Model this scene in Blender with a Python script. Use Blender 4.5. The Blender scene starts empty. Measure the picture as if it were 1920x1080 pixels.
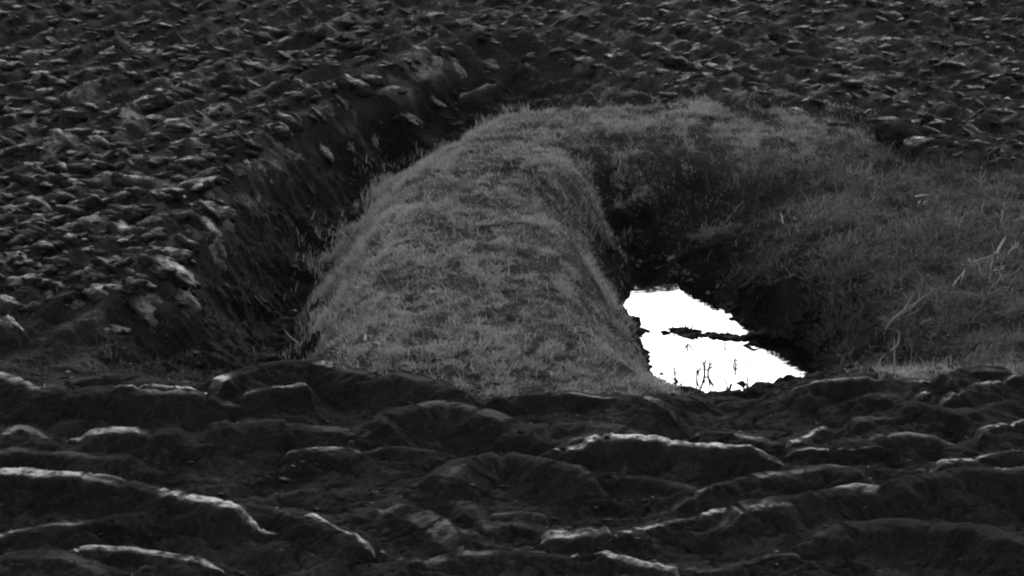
import bpy, math, random
import numpy as np
from mathutils import Vector
random.seed(5)
rng = np.random.default_rng(11)
scene = bpy.context.scene

# ------------------------------------------------------------------ camera
CAM_Z, PITCH, HFOV = 7.0, math.radians(16.0), math.radians(20.0)
cam_d = bpy.data.cameras.new("camera")
cam = bpy.data.objects.new("camera", cam_d)
scene.collection.objects.link(cam)
cam.location = (0, 0, CAM_Z)
cam.rotation_euler = (math.pi / 2 - PITCH, 0, 0)
cam_d.angle = HFOV
cam_d.clip_start, cam_d.clip_end = 0.5, 5000
scene.camera = cam
scene.render.resolution_x, scene.render.resolution_y = 1024, 576

# ------------------------------------------------------------------ sky and sun (low sun behind thin cloud, ahead of the camera)
SUN_EL, SUN_AZ = math.radians(19.0), math.radians(4.0)      # azimuth measured from +Y towards +X
world = bpy.data.worlds.new("World")
scene.world = world
world.use_nodes = True
nt = world.node_tree
bg = nt.nodes["Background"]
sky = nt.nodes.new("ShaderNodeTexSky")
sky.sky_type = 'NISHITA'
sky.sun_disc = False
sky.sun_elevation = SUN_EL
sky.sun_rotation = SUN_AZ
sky.air_density, sky.dust_density = 1.5, 4.0
bw = nt.nodes.new("ShaderNodeRGBToBW")                      # the photograph is black and white
nt.links.new(sky.outputs[0], bw.inputs[0])
ov = nt.nodes.new("ShaderNodeMath"); ov.operation = 'MULTIPLY_ADD'       # sky dimmed, with an even grey fill added to soften contrast
ov.inputs[1].default_value, ov.inputs[2].default_value = .45, 2.0
nt.links.new(bw.outputs[0], ov.inputs[0])
nt.links.new(ov.outputs[0], bg.inputs[0])
bg.inputs[1].default_value = 0.15
sun_d = bpy.data.lights.new("sun", 'SUN')
sun_d.energy, sun_d.angle = 0.5, math.radians(15)
sun = bpy.data.objects.new("sun", sun_d)
scene.collection.objects.link(sun)
sdir = Vector((math.sin(SUN_AZ) * math.cos(SUN_EL), math.cos(SUN_AZ) * math.cos(SUN_EL), math.sin(SUN_EL)))
sun.rotation_euler = sdir.to_track_quat('Z', 'Y').to_euler()
vs = scene.view_settings
vs.view_transform, vs.look, vs.gamma, vs.use_curve_mapping = 'Standard', 'None', 1.0, False
vs.exposure = 0.8
cy = scene.cycles
cy.use_denoising = True
cy.pixel_filter_type = 'BLACKMAN_HARRIS'
cy.filter_width = 2.3
cy.max_bounces, cy.diffuse_bounces, cy.glossy_bounces, cy.transmission_bounces = 5, 2, 3, 2

# ------------------------------------------------------------------ helpers
FPX = 960 / math.tan(HFOV / 2)
cp, sp = math.cos(PITCH), math.sin(PITCH)
def ray(px, py):
    a, v = (px - 960) / FPX, (540 - py) / FPX
    return a, cp + v * sp, -sp + v * cp
def P(px, py, z=0.0):
    a, b, c = ray(px, py)
    t = (z - CAM_Z) / c
    return a * t, b * t, z

def _hash(ix, iy, iz, seed):
    n = ix * 374761393 + iy * 668265263 + iz * 1274126177 + seed * 974634777
    n = (n ^ (n >> 13)) * 1103515245
    n = (n ^ (n >> 16)) & 0x7fffffff
    return n
def noise(x, y, z=0.0, seed=0):
    """gradient noise, about -1..1"""
    x, y, z = np.broadcast_arrays(np.asarray(x, float), np.asarray(y, float), np.asarray(z, float))
    xi, yi, zi = np.floor(x).astype(np.int64), np.floor(y).astype(np.int64), np.floor(z).astype(np.int64)
    xf, yf, zf = x - xi, y - yi, z - zi
    u, v, w = (t * t * t * (t * (t * 6 - 15) + 10) for t in (xf, yf, zf))
    flat = not np.any(zf)
    out = 0
    for dz in ((0,) if flat else (0, 1)):
        wz = 1.0 if flat else (w if dz else 1 - w)
        for dy in (0, 1):
            wy = v if dy else 1 - v
            for dx in (0, 1):
                h = _hash(xi + dx, yi + dy, zi + dz, seed)
                a = (h & 1023) * (2 * math.pi / 1024)
                b = ((h >> 10) & 1023) / 511.5 - 1
                if flat: b = 0 * b
                r = np.sqrt(1 - b * b)
                g = (xf - dx) * np.cos(a) * r + (yf - dy) * np.sin(a) * r + (zf - dz) * b
                out = out + g * (u if dx else 1 - u) * wy * wz
    return out * 1.5
def fbm(x, y, z=0.0, o=4, seed=0, g=0.5):
    s, a, f = 0, 1.0, 1.0
    for k in range(o):
        s = s + a * noise(x * f, y * f, z * f, seed + k * 17)
        a *= g; f *= 2.03
    return s
def sstep(a, b, x):
    t = np.clip((x - a) / (b - a), 0, 1)
    return t * t * (3 - 2 * t)
def inpoly(X, Y, poly):
    c = np.zeros(np.shape(X), bool)
    n = len(poly)
    for i in range(n):
        x1, y1 = poly[i]; x2, y2 = poly[(i + 1) % n]
        if y1 == y2: continue
        m = ((y1 > Y) != (y2 > Y)) & (X < (x2 - x1) * (Y - y1) / (y2 - y1) + x1)
        c ^= m
    return c

def mesh_obj(name, V, F=None, quads=None, tris=None, mat=None, smooth=True, parent=None):
    """V (n,3); quads (k,4) and/or tris (k,3) index arrays"""
    me = bpy.data.meshes.new(name)
    V = np.asarray(V, np.float32)
    q = np.zeros((0, 4), np.int32) if quads is None else np.asarray(quads, np.int32)
    t = np.zeros((0, 3), np.int32) if tris is None else np.asarray(tris, np.int32)
    me.vertices.add(len(V)); me.vertices.foreach_set("co", V.ravel())
    idx = np.concatenate([q.ravel(), t.ravel()])
    me.loops.add(len(idx)); me.loops.foreach_set("vertex_index", idx)
    tot = np.concatenate([np.full(len(q), 4), np.full(len(t), 3)]).astype(np.int32)
    st = np.concatenate([[0], np.cumsum(tot)[:-1]]).astype(np.int32)
    me.polygons.add(len(tot)); me.polygons.foreach_set("loop_start", st); me.polygons.foreach_set("loop_total", tot)
    me.polygons.foreach_set("use_smooth", np.full(len(tot), smooth))
    me.update(calc_edges=True)
    if mat: me.materials.append(mat)
    o = bpy.data.objects.new(name, me)
    scene.collection.objects.link(o)
    if parent: o.parent = parent
    return o
def attr(o, name, data, kind='FLOAT'):
    a = o.data.attributes.new(name, kind, 'POINT')
    if kind == 'FLOAT': a.data.foreach_set("value", np.asarray(data, np.float32).ravel())
    else: a.data.foreach_set("vector", np.asarray(data, np.float32).ravel())
def tag(o, label=None, cat=None, group=None, kind=None):
    if label: o['label'] = label
    if cat: o['category'] = cat
    if group: o['group'] = group
    if kind: o['kind'] = kind
    return o

# ------------------------------------------------------------------ materials
def new_mat(name):
    m = bpy.data.materials.new(name); m.use_nodes = True
    t = m.node_tree; b = t.nodes["Principled BSDF"]
    return m, t, b
def nd(t, typ, **kw):
    n = t.nodes.new(typ)
    for k, v in kw.items(): setattr(n, k, v)
    return n
def val(n, i, v): n.inputs[i].default_value = v
def grey(v): return (v, v, v, 1)
def ramp(t, src, p0, p1, v0, v1):
    r = nd(t, "ShaderNodeMapRange"); val(r, 1, p0); val(r, 2, p1); val(r, 3, v0); val(r, 4, v1)
    t.links.new(src, r.inputs[0]); return r.outputs[0]
def math_n(t, op, a, b):
    n = nd(t, "ShaderNodeMath", operation=op)
    for i, s in enumerate((a, b)):
        if isinstance(s, (int, float)): val(n, i, s)
        else: t.links.new(s, n.inputs[i])
    return n.outputs[0]

def soil_material(name, dark, light, slick_rough, streak=True, sheen_tint=.012):
    m, t, b = new_mat(name)
    tc = nd(t, "ShaderNodeNewGeometry")
    pos = tc.outputs['Position']
    n1 = nd(t, "ShaderNodeTexNoise"); val(n1, 'Scale', 2.3); val(n1, 'Detail', 8); val(n1, 'Roughness', .62); t.links.new(pos, n1.inputs['Vector'])
    n2 = nd(t, "ShaderNodeTexNoise"); val(n2, 'Scale', 26); val(n2, 'Detail', 6); val(n2, 'Roughness', .7); t.links.new(pos, n2.inputs['Vector'])
    c = ramp(t, n1.outputs[0], .32, .68, dark, light)
    c = math_n(t, 'MULTIPLY', c, ramp(t, n2.outputs[0], .32, .68, .5, 1.55))
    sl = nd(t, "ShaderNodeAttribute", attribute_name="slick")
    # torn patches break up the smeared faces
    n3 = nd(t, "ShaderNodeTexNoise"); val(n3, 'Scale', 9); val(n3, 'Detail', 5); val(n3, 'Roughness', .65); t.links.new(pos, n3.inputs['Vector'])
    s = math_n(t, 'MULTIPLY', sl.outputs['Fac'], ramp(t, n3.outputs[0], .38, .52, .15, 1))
    c = math_n(t, 'ADD', c, math_n(t, 'MULTIPLY', s, sheen_tint))        # sky sheen on the slick faces painted in as paler colour
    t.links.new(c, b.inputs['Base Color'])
    r = nd(t, "ShaderNodeMapRange"); val(r, 1, 0); val(r, 2, 1); val(r, 3, .95); val(r, 4, slick_rough); t.links.new(s, r.inputs[0])
    t.links.new(r.outputs[0], b.inputs['Roughness'])
    spn = nd(t, "ShaderNodeMapRange"); val(spn, 1, 0); val(spn, 2, 1); val(spn, 3, .05); val(spn, 4, .85); t.links.new(s, spn.inputs[0])
    t.links.new(spn.outputs[0], b.inputs['Specular IOR Level'])
    # bump: crumbs plus scrape lines along the cut
    bp = nd(t, "ShaderNodeBump"); val(bp, 'Strength', 1.0); val(bp, 'Distance', .045)
    n5 = nd(t, "ShaderNodeTexVoronoi"); val(n5, 'Scale', 34); t.links.new(pos, n5.inputs['Vector'])
    t.links.new(math_n(t, 'SUBTRACT', n2.outputs[0], math_n(t, 'MULTIPLY', n5.outputs['Distance'], .35)), bp.inputs['Height'])
    last = bp
    if streak:
        uv = nd(t, "ShaderNodeAttribute", attribute_name="along")
        mp = nd(t, "ShaderNodeMapping"); val(mp, 'Scale', (2.2, 45, 8)); t.links.new(uv.outputs['Vector'], mp.inputs['Vector'])
        n4 = nd(t, "ShaderNodeTexNoise"); val(n4, 'Scale', 1.0); val(n4, 'Detail', 4); val(n4, 'Roughness', .6); t.links.new(mp.outputs[0], n4.inputs['Vector'])
        b2 = nd(t, "ShaderNodeBump"); val(b2, 'Strength', .8); val(b2, 'Distance', .012)
        t.links.new(n4.outputs[0], b2.inputs['Height']); t.links.new(bp.outputs[0], b2.inputs['Normal']); last = b2
    t.links.new(last.outputs[0], b.inputs['Normal'])
    return m
M_SOIL = soil_material("ploughed_soil", .012, .034, .6, streak=False, sheen_tint=.03)
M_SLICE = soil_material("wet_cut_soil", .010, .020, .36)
M_GLINT = soil_material('pale_glint', .05, .17, .4)  # pale colour for flecks that imitate glints on the pool
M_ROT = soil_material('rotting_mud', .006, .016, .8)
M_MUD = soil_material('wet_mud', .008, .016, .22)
M_CLOD = soil_material("clod_soil", .015, .035, .52, sheen_tint=.075)

def ground_material():
    m = M_SOIL.copy(); m.name = "field_soil"
    t = m.node_tree; b = t.nodes["Principled BSDF"]
    src = b.inputs['Base Color'].links[0].from_socket
    g = nd(t, "ShaderNodeAttribute", attribute_name="turf")
    col = math_n(t, 'MULTIPLY', src, ramp(t, g.outputs['Fac'], 0, 1, 1, 1.5))
    w = nd(t, 'ShaderNodeAttribute', attribute_name='wet')
    col = math_n(t, 'MULTIPLY', col, ramp(t, w.outputs['Fac'], 0, 1, 1, .42))
    t.links.new(col, b.inputs['Base Color'])
    return m
M_GROUND = ground_material()

def grass_material(name, lo, hi):
    m, t, b = new_mat(name)
    a = nd(t, "ShaderNodeAttribute", attribute_name="shade")
    c = ramp(t, a.outputs['Fac'], 0, 1, lo, hi)
    t.links.new(c, b.inputs['Base Color']); val(b, 'Roughness', .6); val(b, 'Specular IOR Level', .25)
    tr = nd(t, "ShaderNodeBsdfTranslucent"); t.links.new(c, tr.inputs[0])
    mx = nd(t, "ShaderNodeMixShader"); val(mx, 0, .35)
    t.links.new(b.outputs[0], mx.inputs[1]); t.links.new(tr.outputs[0], mx.inputs[2])
    t.links.new(mx.outputs[0], t.nodes["Material Output"].inputs[0])
    return m
M_GRASS = grass_material("short_grass", .06, .36)
M_BANKGRASS = grass_material("rank_grass", .02, .15)
M_STALK = grass_material("dry_stalk", .12, .75)
M_REED = grass_material("wet_reed", .008, .03)
def water_material():
    m, t, b = new_mat("ditch_water")
    val(b, 'Base Color', grey(.004)); val(b, 'Roughness', .02); val(b, 'IOR', 1.333)
    g = nd(t, "ShaderNodeNewGeometry")
    mp = nd(t, "ShaderNodeMapping"); val(mp, 'Scale', (4, 12, 1)); t.links.new(g.outputs['Position'], mp.inputs[0])
    n = nd(t, "ShaderNodeTexNoise"); val(n, 'Scale', 1.5); val(n, 'Detail', 3); t.links.new(mp.outputs[0], n.inputs['Vector'])
    bp = nd(t, "ShaderNodeBump"); val(bp, 'Strength', .12); val(bp, 'Distance', .01)
    t.links.new(n.outputs[0], bp.inputs['Height']); t.links.new(bp.outputs[0], b.inputs['Normal'])
    return m
M_WATER = water_material()

# ------------------------------------------------------------------ relief of the land
WZ = -0.88
ctrl = []
def C(z, *pts):
    for px, py in pts: ctrl.append(P(px, py, z))
xs = range(-500, 2500, 250)
for py in (-330, -200, -80, 40): C(0, *[(x, py) for x in xs])
C(0, (-400, 120), (-100, 130), (150, 120), (400, 120), (650, 120), (850, 110), (1050, 100), (1250, 110), (1500, 120), (1750, 150), (2000, 180), (2300, 200))
C(0.02, (-300, 250), (0, 240), (200, 250), (400, 240), (-300, 400), (-100, 420), (100, 400), (280, 400), (-400, 560), (-150, 560))
C(0.0, (800, 130), (660, 165), (540, 205), (440, 260), (370, 320), (330, 400), (280, 470), (220, 520), (120, 560)); C(-.10, (890, 158), (770, 185), (655, 228), (570, 275), (510, 328), (460, 395), (400, 460), (330, 530))
C(-.18, (80, 600), (260, 610), (350, 590), (60, 680), (-200, 680))
C(-.42, (470, 500), (520, 430), (590, 350), (680, 290), (790, 232), (410, 600), (310, 670), (390, 680)); C(-.25, (420, 500), (480, 420), (545, 345), (640, 272), (760, 218))
C(-.925, (540, 630), (515, 690), (548, 575), (530, 600)); C(-.86, (590, 500))
C(-.80, (620, 440), (665, 380), (730, 325)); C(-.62, (810, 275), (880, 235)); C(-.42, (960, 205)); C(-.25, (1060, 190)); C(-.1, (1180, 185)); C(0, (1350, 190), (1500, 200))
# the grassy tongue
C(.13, (760, 650), (900, 650), (800, 560), (930, 560), (860, 450), (960, 440), (920, 350), (1000, 330))
C(.08, (1000, 260), (690, 650), (700, 560), (750, 450), (830, 350), (910, 280), (1050, 560), (1040, 440), (1060, 340), (1080, 660))
C(-.05, (625, 640), (645, 545), (695, 440), (765, 345), (845, 285), (940, 235), (1040, 215))
C(-.6, (575, 650), (597, 565), (650, 455), (715, 365), (792, 300)); C(-.45, (888, 248))
C(.02, (1080, 560), (1108, 640), (1135, 700), (1055, 440)); C(-.33, (1116, 440), (1124, 545)); C(-.55, (1160, 640), (1180, 705))
C(.0, (1120, 230), (1250, 225), (1400, 235), (1550, 255))
# pool basin
C(-1.0, (1440, 650), (1500, 690), (1480, 712), (1200, 540), (1260, 540), (1290, 570), (1240, 580), (1330, 610), (1280, 660), (1380, 670), (1310, 715), (1410, 720), (1460, 705), (1450, 670))
C(-.895, (1180, 490), (1240, 480), (1280, 495), (1340, 560), (1370, 580)); C(-.86, (1140, 470), (1150, 560), (1190, 640), (1208, 700), (1292, 474), (1350, 535), (1400, 590), (1450, 628), (1555, 680), (1540, 722), (1280, 745), (1240, 450))
C(-.66, (1160, 415)); C(-.55, (1230, 412)); C(-.5, (1288, 437), (1345, 445)); C(-.18, (1110, 372), (1090, 400)); C(-.42, (1175, 385), (1240, 375), (1340, 365), (1430, 400)); C(-.06, (1100, 338), (1060, 310)); C(-.2, (1230, 338), (1350, 325), (1440, 345)); C(-.12, (1100, 300), (1230, 298), (1350, 290), (1480, 310)); C(-.04, (1230, 260), (1450, 265))
C(-.55, (1425, 520), (1640, 690)); C(-.5, (1480, 540), (1560, 580)); C(-.96, (1500, 668), (1470, 655), (1495, 700)); C(-.36, (1500, 500), (1610, 600), (1730, 690)); C(-.2, (1560, 390), (1680, 500), (1800, 640)); C(-.05, (1660, 330), (1800, 440), (1920, 600)); C(.0, (1750, 300), (1920, 400), (2050, 500), (2200, 700), (2200, 380))
# near ploughed bank
C(.06, *[(x, 738) for x in (-300, -50, 150, 330, 500)]); C(.08, (640, 712), (780, 728), (920, 752), (1080, 756), (1230, 758)); C(-.13, (1340, 768), (1430, 772)); C(.05, (1520, 742), (1640, 728), (1760, 728), (1920, 722), (2200, 720))
C(.0, *[(x, y) for x in range(-400, 2401, 280) for y in (850, 980, 1110, 1300)])
C(-.6, (480, 715), (1330, 752), (1400, 756)); C(-.4, (600, 700), (1550, 708))
ctrl = np.array(ctrl)
def _phi(r2): return 0.5 * r2 * np.log(r2 + 1e-9)
def _fit(c):
    n = len(c); S = np.array([1, .6])
    p = c[:, :2] * S
    d2 = ((p[:, None] - p[None]) ** 2).sum(-1)
    A = np.zeros((n + 3, n + 3)); A[:n, :n] = _phi(d2) + np.eye(n) * .06
    A[:n, n] = 1; A[:n, n + 1:] = p; A[n, :n] = 1; A[n + 1:, :n] = p.T
    return p, np.linalg.solve(A, np.concatenate([c[:, 2], [0, 0, 0]]))
_p, _w = _fit(ctrl)
BX = np.arange(-14, 14.01, .08); BY = np.arange(14, 62, .08)
gx, gy = np.meshgrid(BX, BY)
fld = np.full(gx.shape, _w[-3]) + _w[-2] * gx + _w[-1] * gy * .6
for (qx, qy), w in zip(_p, _w[:-3]): fld += w * _phi((gx - qx) ** 2 + (gy * .6 - qy) ** 2)
fld = np.clip(fld, -1.05, .5)
def ridge(a, b, h, w):                                        # a low bar of mud left standing in the pool
    (x0, y0, _), (x1, y1, _) = P(*a, -.85), P(*b, -.85)
    dx, dy = x1 - x0, y1 - y0
    t = np.clip(((gx - x0) * dx + (gy - y0) * dy) / (dx * dx + dy * dy + 1e-9), 0, 1)
    d = np.hypot(gx - x0 - t * dx, gy - y0 - t * dy)
    return np.maximum(fld, -1.02 + h * np.exp(-(d / w) ** 2) * (1 + .3 * noise(gx * 3, gy * 3, .5, 7)))
fld = ridge((1350, 631), (1490, 634), .165, .11)
edge = sstep(14, 11.5, np.abs(gx)) * sstep(60, 50, gy)
fld *= edge
def base(x, y):
    x = np.asarray(x, float); y = np.asarray(y, float)
    u = np.clip((x - BX[0]) / .08, 0, len(BX) - 1.001); v = np.clip((y - BY[0]) / .08, 0, len(BY) - 1.001)
    i, j = u.astype(int), v.astype(int); a, b = u - i, v - j
    return (fld[j, i] * (1 - a) + fld[j, i + 1] * a) * (1 - b) + (fld[j + 1, i] * (1 - a) + fld[j + 1, i + 1] * a) * b

def poly(pts): return [P(*p)[:2] for p in pts]
TURF = poly([(556, 665, -.75), (575, 570, -.75), (630, 460, -.7), (700, 360, -.65), (780, 296, -.55), (870, 245, -.4), (970, 212, -.25), (1100, 196, -.1), (1250, 194, -.03),
  (1450, 206, 0), (1560, 225, 0), (1640, 262, 0), (1740, 300, 0), (1850, 325, 0), (1990, 345, 0), (2300, 380, 0), (2300, 770, 0), (1960, 716, .02), (1700, 722, .02), (1560, 705, -.8), (1500, 640, -.83), (1400, 565, -.85),
  (1310, 480, -.85), (1150, 455, -.85), (1140, 520, -.85), (1170, 600, -.85), (1200, 690, -.85), (1290, 742, -.5), (1250, 752, .06), (920, 750, .06), (780, 724, .06), (650, 700, .05)])
BARE = poly([(1125, 380, -.42), (1250, 366, -.4), (1370, 345, -.33), (1460, 400, -.45), (1440, 430, -.6), (1530, 560, -.66), (1600, 700, -.7), (1480, 730, -.85), (1380, 600, -.85), (1300, 480, -.85), (1150, 465, -.85), (1135, 420, -.6)])
BANK = poly([(1330, 740, -.85), (1270, 640, -.87), (1230, 560, -.87), (1230, 480, -.87), (1290, 420, -.6), (1370, 350, -.35), (1480, 305, -.12), (1620, 275, 0), (1700, 270, 0), (1850, 300, 0), (2400, 330, 0), (2400, 800, 0)])
def turf_mask(x, y):
    jx = x + .22 * fbm(x * 1.7, y * 1.2, 3.3, 3, 5); jy = y + .45 * fbm(x * 1.7, y * 1.2, 8.3, 3, 9)
    return inpoly(jx, jy, TURF)
def bare_mask(x, y):
    jx = x + .2 * fbm(x * 1.5, y * 1.1, 5.3, 3, 15); jy = y + .2 * fbm(x * 1.5, y * 1.1, 4.3, 3, 19)
    return inpoly(jx, jy, BARE)

def catmull(pts, n):
    p = np.array([2 * np.array(pts[0]) - np.array(pts[1])] + [np.array(q) for q in pts] + [2 * np.array(pts[-1]) - np.array(pts[-2])], float)
    out = []
    m = len(pts) - 1
    for t in np.linspace(0, m, n):
        i = min(int(t), m - 1); f = t - i
        a, b, c, d = p[i], p[i + 1], p[i + 2], p[i + 3]
        out.append(.5 * (2 * b + (c - a) * f + (2 * a - 5 * b + 4 * c - d) * f * f + (3 * b - a - 3 * c + d) * f ** 3))
    return np.array(out)
SL = [
 # pts, h, d, slick, tilt, front, label
 ([(-40, 886), (60, 890), (170, 899), (290, 922), (380, 944), (440, 952)], .30, .20, 1, .05, .3, "longest shining furrow slice, running down from the left edge of the photo"),
 ([(-30, 1010), (60, 996), (160, 982), (260, 968), (375, 953)], .22, .10, .8, .1, .25, "thin-edged slice that meets the lower end of the longest shining slice"),
 ([(380, 958), (450, 952), (520, 955), (560, 970), (620, 1000)], .20, .16, .25, -.1, .3, "dull humped slice continuing the longest shining slice"),
 ([(140, 1034), (210, 1032), (280, 1042), (370, 1056)], .16, .14, .9, 0, .2, "glinting slice at the bottom left, under the branching pair"),
 ([(-40, 1062), (40, 1045), (110, 1048), (180, 1075)], .16, .2, .2, 0, .2, "dark lump of soil in the bottom left corner"),
 ([(580, 970), (620, 990), (675, 1008)], .20, .10, .9, .1, .2, "short slanting glint-edged slice below the middle of the near bank"),
 ([(728, 960), (765, 975), (800, 998), (840, 1022)], .20, .24, .55, .4, .2, "stubby upright slab of soil leaning right with a streaked grey face"),
 ([(690, 966), (770, 934), (840, 940), (880, 965)], .16, .2, .2, 0, .3, "dark mound of soil behind the stubby upright slab"),
 ([(690, 1075), (780, 1068), (850, 1048), (950, 1042), (1050, 1046)], .14, .14, .6, .1, .2, "ragged slice along the bottom edge, left of the middle"),
 ([(1035, 1012), (1080, 1012), (1130, 1010)], .14, .2, .8, .1, .2, "small triangular shining slab near the bottom middle"),
 ([(1130, 1042), (1185, 1055), (1250, 1068)], .14, .13, .8, .05, .2, "low pale-edged slice on the bottom edge right of the middle"),
 ([(1260, 1064), (1330, 1068), (1400, 1060), (1490, 1048)], .12, .1, .3, 0, .2, "faint dark ridge on the bottom edge right of the pale-edged slice"),
 ([(1165, 1004), (1210, 992), (1260, 982), (1330, 968)], .16, .06, .9, .1, .2, "hair-thin rising glint under the forked slice"),
 ([(1300, 918), (1350, 912), (1410, 900), (1460, 890), (1560, 880), (1620, 905)], .26, .16, .45, .1, .3, "domed slice with a bright left foot, above the forked slice"),
 ([(1180, 895), (1250, 905), (1320, 930), (1400, 958)], .18, .12, .4, .1, .3, "dull slice running down to the forked slice"),
 ([(1370, 968), (1420, 955), (1480, 948), (1540, 940), (1600, 926), (1660, 918)], .24, .22, .7, .2, .3, "forked broad slice with a frayed grey face in the lower right"),
 ([(1660, 918), (1730, 900), (1800, 886), (1870, 884), (1960, 880)], .28, .18, .6, .1, .35, "long grey-topped slice leaving the frame on the right"),
 ([(1325, 972), (1355, 964), (1385, 966), (1375, 978)], .18, .12, 1, .2, .15, "small bright chip at the fork of the broad slice"),
 ([(1085, 826), (1150, 823), (1220, 827), (1290, 836), (1370, 842), (1450, 846)], .28, .16, 1, .05, .3, "long bright arched slice below the pool"),
 ([(1060, 850), (1090, 832), (1150, 824)], .2, .1, .5, 0, .2, "crumbled left foot of the long bright arched slice"),
 ([(1495, 845), (1560, 843), (1640, 840)], .18, .07, .8, .0, .2, "thin level glint to the right of the long bright arched slice"),
 ([(1490, 832), (1520, 815), (1545, 803)], .16, .07, .9, .1, .2, "short rising glint right of the notch below the pool"),
 ([(1325, 808), (1370, 812), (1400, 825), (1440, 828)], .18, .1, .8, .15, .2, "broken glinting slice just above the long bright arched slice"),
 ([(1200, 745), (1225, 755), (1255, 768)], .16, .08, .7, .3, .15, "slanting stub at the foot of the grassy tongue near the pool"),
 ([(930, 746), (1000, 742), (1080, 742), (1180, 748)], .14, .14, .5, .0, .2, "level grey-topped slice along the foot of the grassy tongue"),
 ([(700, 800), (760, 775), (830, 762), (900, 775), (960, 800)], .24, .22, .25, .05, .35, "streaked humped slice under the grassy tongue"),
 ([(830, 905), (880, 868), (950, 858), (1020, 872), (1090, 890)], .26, .25, .22, 0, .35, "big rounded dark slice in the centre of the near bank"),
 ([(960, 815), (1040, 800), (1120, 800), (1180, 812)], .2, .2, .2, 0, .3, "dark hump between the grassy tongue and the arched slice"),
 ([(620, 690), (700, 706), (760, 706), (840, 730)], .2, .2, .1, -.1, .3, "dark rounded slice covering the lower left foot of the grassy tongue"),
 ([(410, 718), (450, 700), (510, 686), (570, 681), (630, 681)], .24, .16, .8, .1, .15, "pale arched slice at the left foot of the grassy tongue"),
 ([(470, 728), (520, 727), (570, 722)], .22, .07, 1, .0, .25, "brightest white-edged slice under the pale arched slice"),
 ([(230, 727), (290, 724), (345, 727)], .24, .1, .8, .0, .2, "bright thin slice on the crest left of the ditch"),
 ([(60, 745), (130, 740), (200, 733), (260, 740), (330, 742), (408, 742)], .22, .24, .5, .05, .3, "broad cracked grey-faced slice on the crest at the left"),
 ([(90, 735), (150, 715), (220, 712), (270, 730)], .22, .2, .2, 0, .2, "dark mossy hump behind the broad cracked slice"),
 ([(-30, 704), (20, 713), (60, 728), (100, 736)], .24, .16, .7, .1, .25, "slanting slice at the left edge on the crest"),
 ([(160, 812), (220, 812), (270, 812), (345, 814)], .24, .22, .85, .05, .25, "ragged white slab with a curled lower rim at the left"),
 ([(10, 815), (40, 803), (70, 825), (90, 840)], .18, .12, .6, .1, .2, "grey broken lump by the left edge beside the ragged white slab"),
 ([(400, 800), (450, 797), (520, 800)], .24, .24, .4, .1, .25, "grey square-ended slab in the row below the crest"),
 ([(520, 812), (580, 808), (640, 812)], .18, .18, .25, .0, .25, "darker slab next to the grey square-ended slab"),
 ([(550, 844), (600, 842), (660, 844)], .16, .1, .9, .0, .2, "short level bright slice under the darker slab"),
 ([(680, 845), (740, 842), (820, 850)], .14, .08, .5, .0, .2, "faint level ridge right of the short bright slice"),
 ([(-30, 855), (60, 850), (150, 858), (240, 862)], .18, .2, .2, 0, .3, "dull flat slice above the longest shining slice"),
 ([(1490, 730), (1560, 716), (1640, 713), (1725, 715)], .18, .1, .7, .0, .35, "level slab closing the right end of the pool"),
 ([(1265, 752), (1320, 748), (1380, 752), (1430, 762), (1485, 746)], .10, .2, .05, .0, .3, "crumbly dark rim at the near end of the pool"),
 ([(1785, 712), (1830, 698), (1880, 696)], .24, .2, .6, .1, .15, "pale arched slab on the crest at the right"),
 ([(1790, 735), (1830, 724), (1880, 714), (1960, 700)], .22, .1, .7, .1, .25, "rising slice under the pale arched slab"),
 ([(1845, 808), (1880, 798), (1940, 785)], .22, .08, .9, .1, .25, "thin rising glint at the right edge, upper of the two"),
 ([(1775, 868), (1840, 860), (1940, 848)], .22, .09, .9, .1, .25, "thin rising glint at the right edge, lower of the two"),
 ([(1610, 792), (1650, 784), (1680, 788)], .18, .2, .35, .0, .2, "small grey knob of soil right of the pool notch"),
 ([(1560, 838), (1620, 822), (1700, 818), (1760, 822)], .18, .16, .4, .0, .25, "low streaked ridge between the notch and the right edge"),
 ([(1800, 845), (1840, 828), (1880, 835)], .18, .18, .35, .0, .2, "rounded grey knob near the right edge"),
 ([(1640, 740), (1700, 760), (1790, 775), (1900, 752)], .16, .2, .1, .0, .35, "dark sagging slice beneath the crest at the right"),
 ([(1560, 1000), (1660, 985), (1780, 990), (1900, 1010)], .22, .25, .12, .0, .4, "big dark slice filling the lower right corner"),
 ([(880, 1000), (960, 982), (1030, 1000)], .14, .18, .2, .0, .25, "low dark hump between the stubby slab and the triangular one"),
 ([(1110, 886), (1150, 888)], .14, .1, .7, .0, .15, "small level chip left of the dull slice"),
 ([(930, 968), (970, 964), (1010, 968)], .12, .07, .6, .0, .15, "tiny level glint between dark humps at the bottom middle"),
]

# the swell of each furrow slice in the ground sheet
def crest_line(pts, h, sd):
    h = h * .92
    w3 = [P(px, py, h + float(base(*P(px, py, h)[:2]))) for px, py in pts]
    L = sum(math.dist(a, b) for a, b in zip(w3, w3[1:]))
    e0 = np.array(w3[0]) - np.array(w3[1]); e0 /= np.linalg.norm(e0); e1 = np.array(w3[-1]) - np.array(w3[-2]); e1 /= np.linalg.norm(e1)
    ext = min(.40, .3 * L)
    w3 = [tuple(np.array(w3[0]) + e0 * ext)] + w3 + [tuple(np.array(w3[-1]) + e1 * ext)]
    L += 2 * ext; n = max(24, int(L / .014))
    c = catmull(w3, n)
    q = np.linspace(0, L, n)
    c[:, 2] += .018 * fbm(q * 3.2, 0, sd * .17, 4, sd + 1); c[:, 1] += .03 * fbm(q * 2.2, 0, sd * .27, 3, sd + 2)
    s_ = q / L
    return c, L, sstep(0, ext / L * 1.3, np.minimum(s_, 1 - s_))
HX0, HY0, HS = -6.0, 15.0, .03
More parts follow.
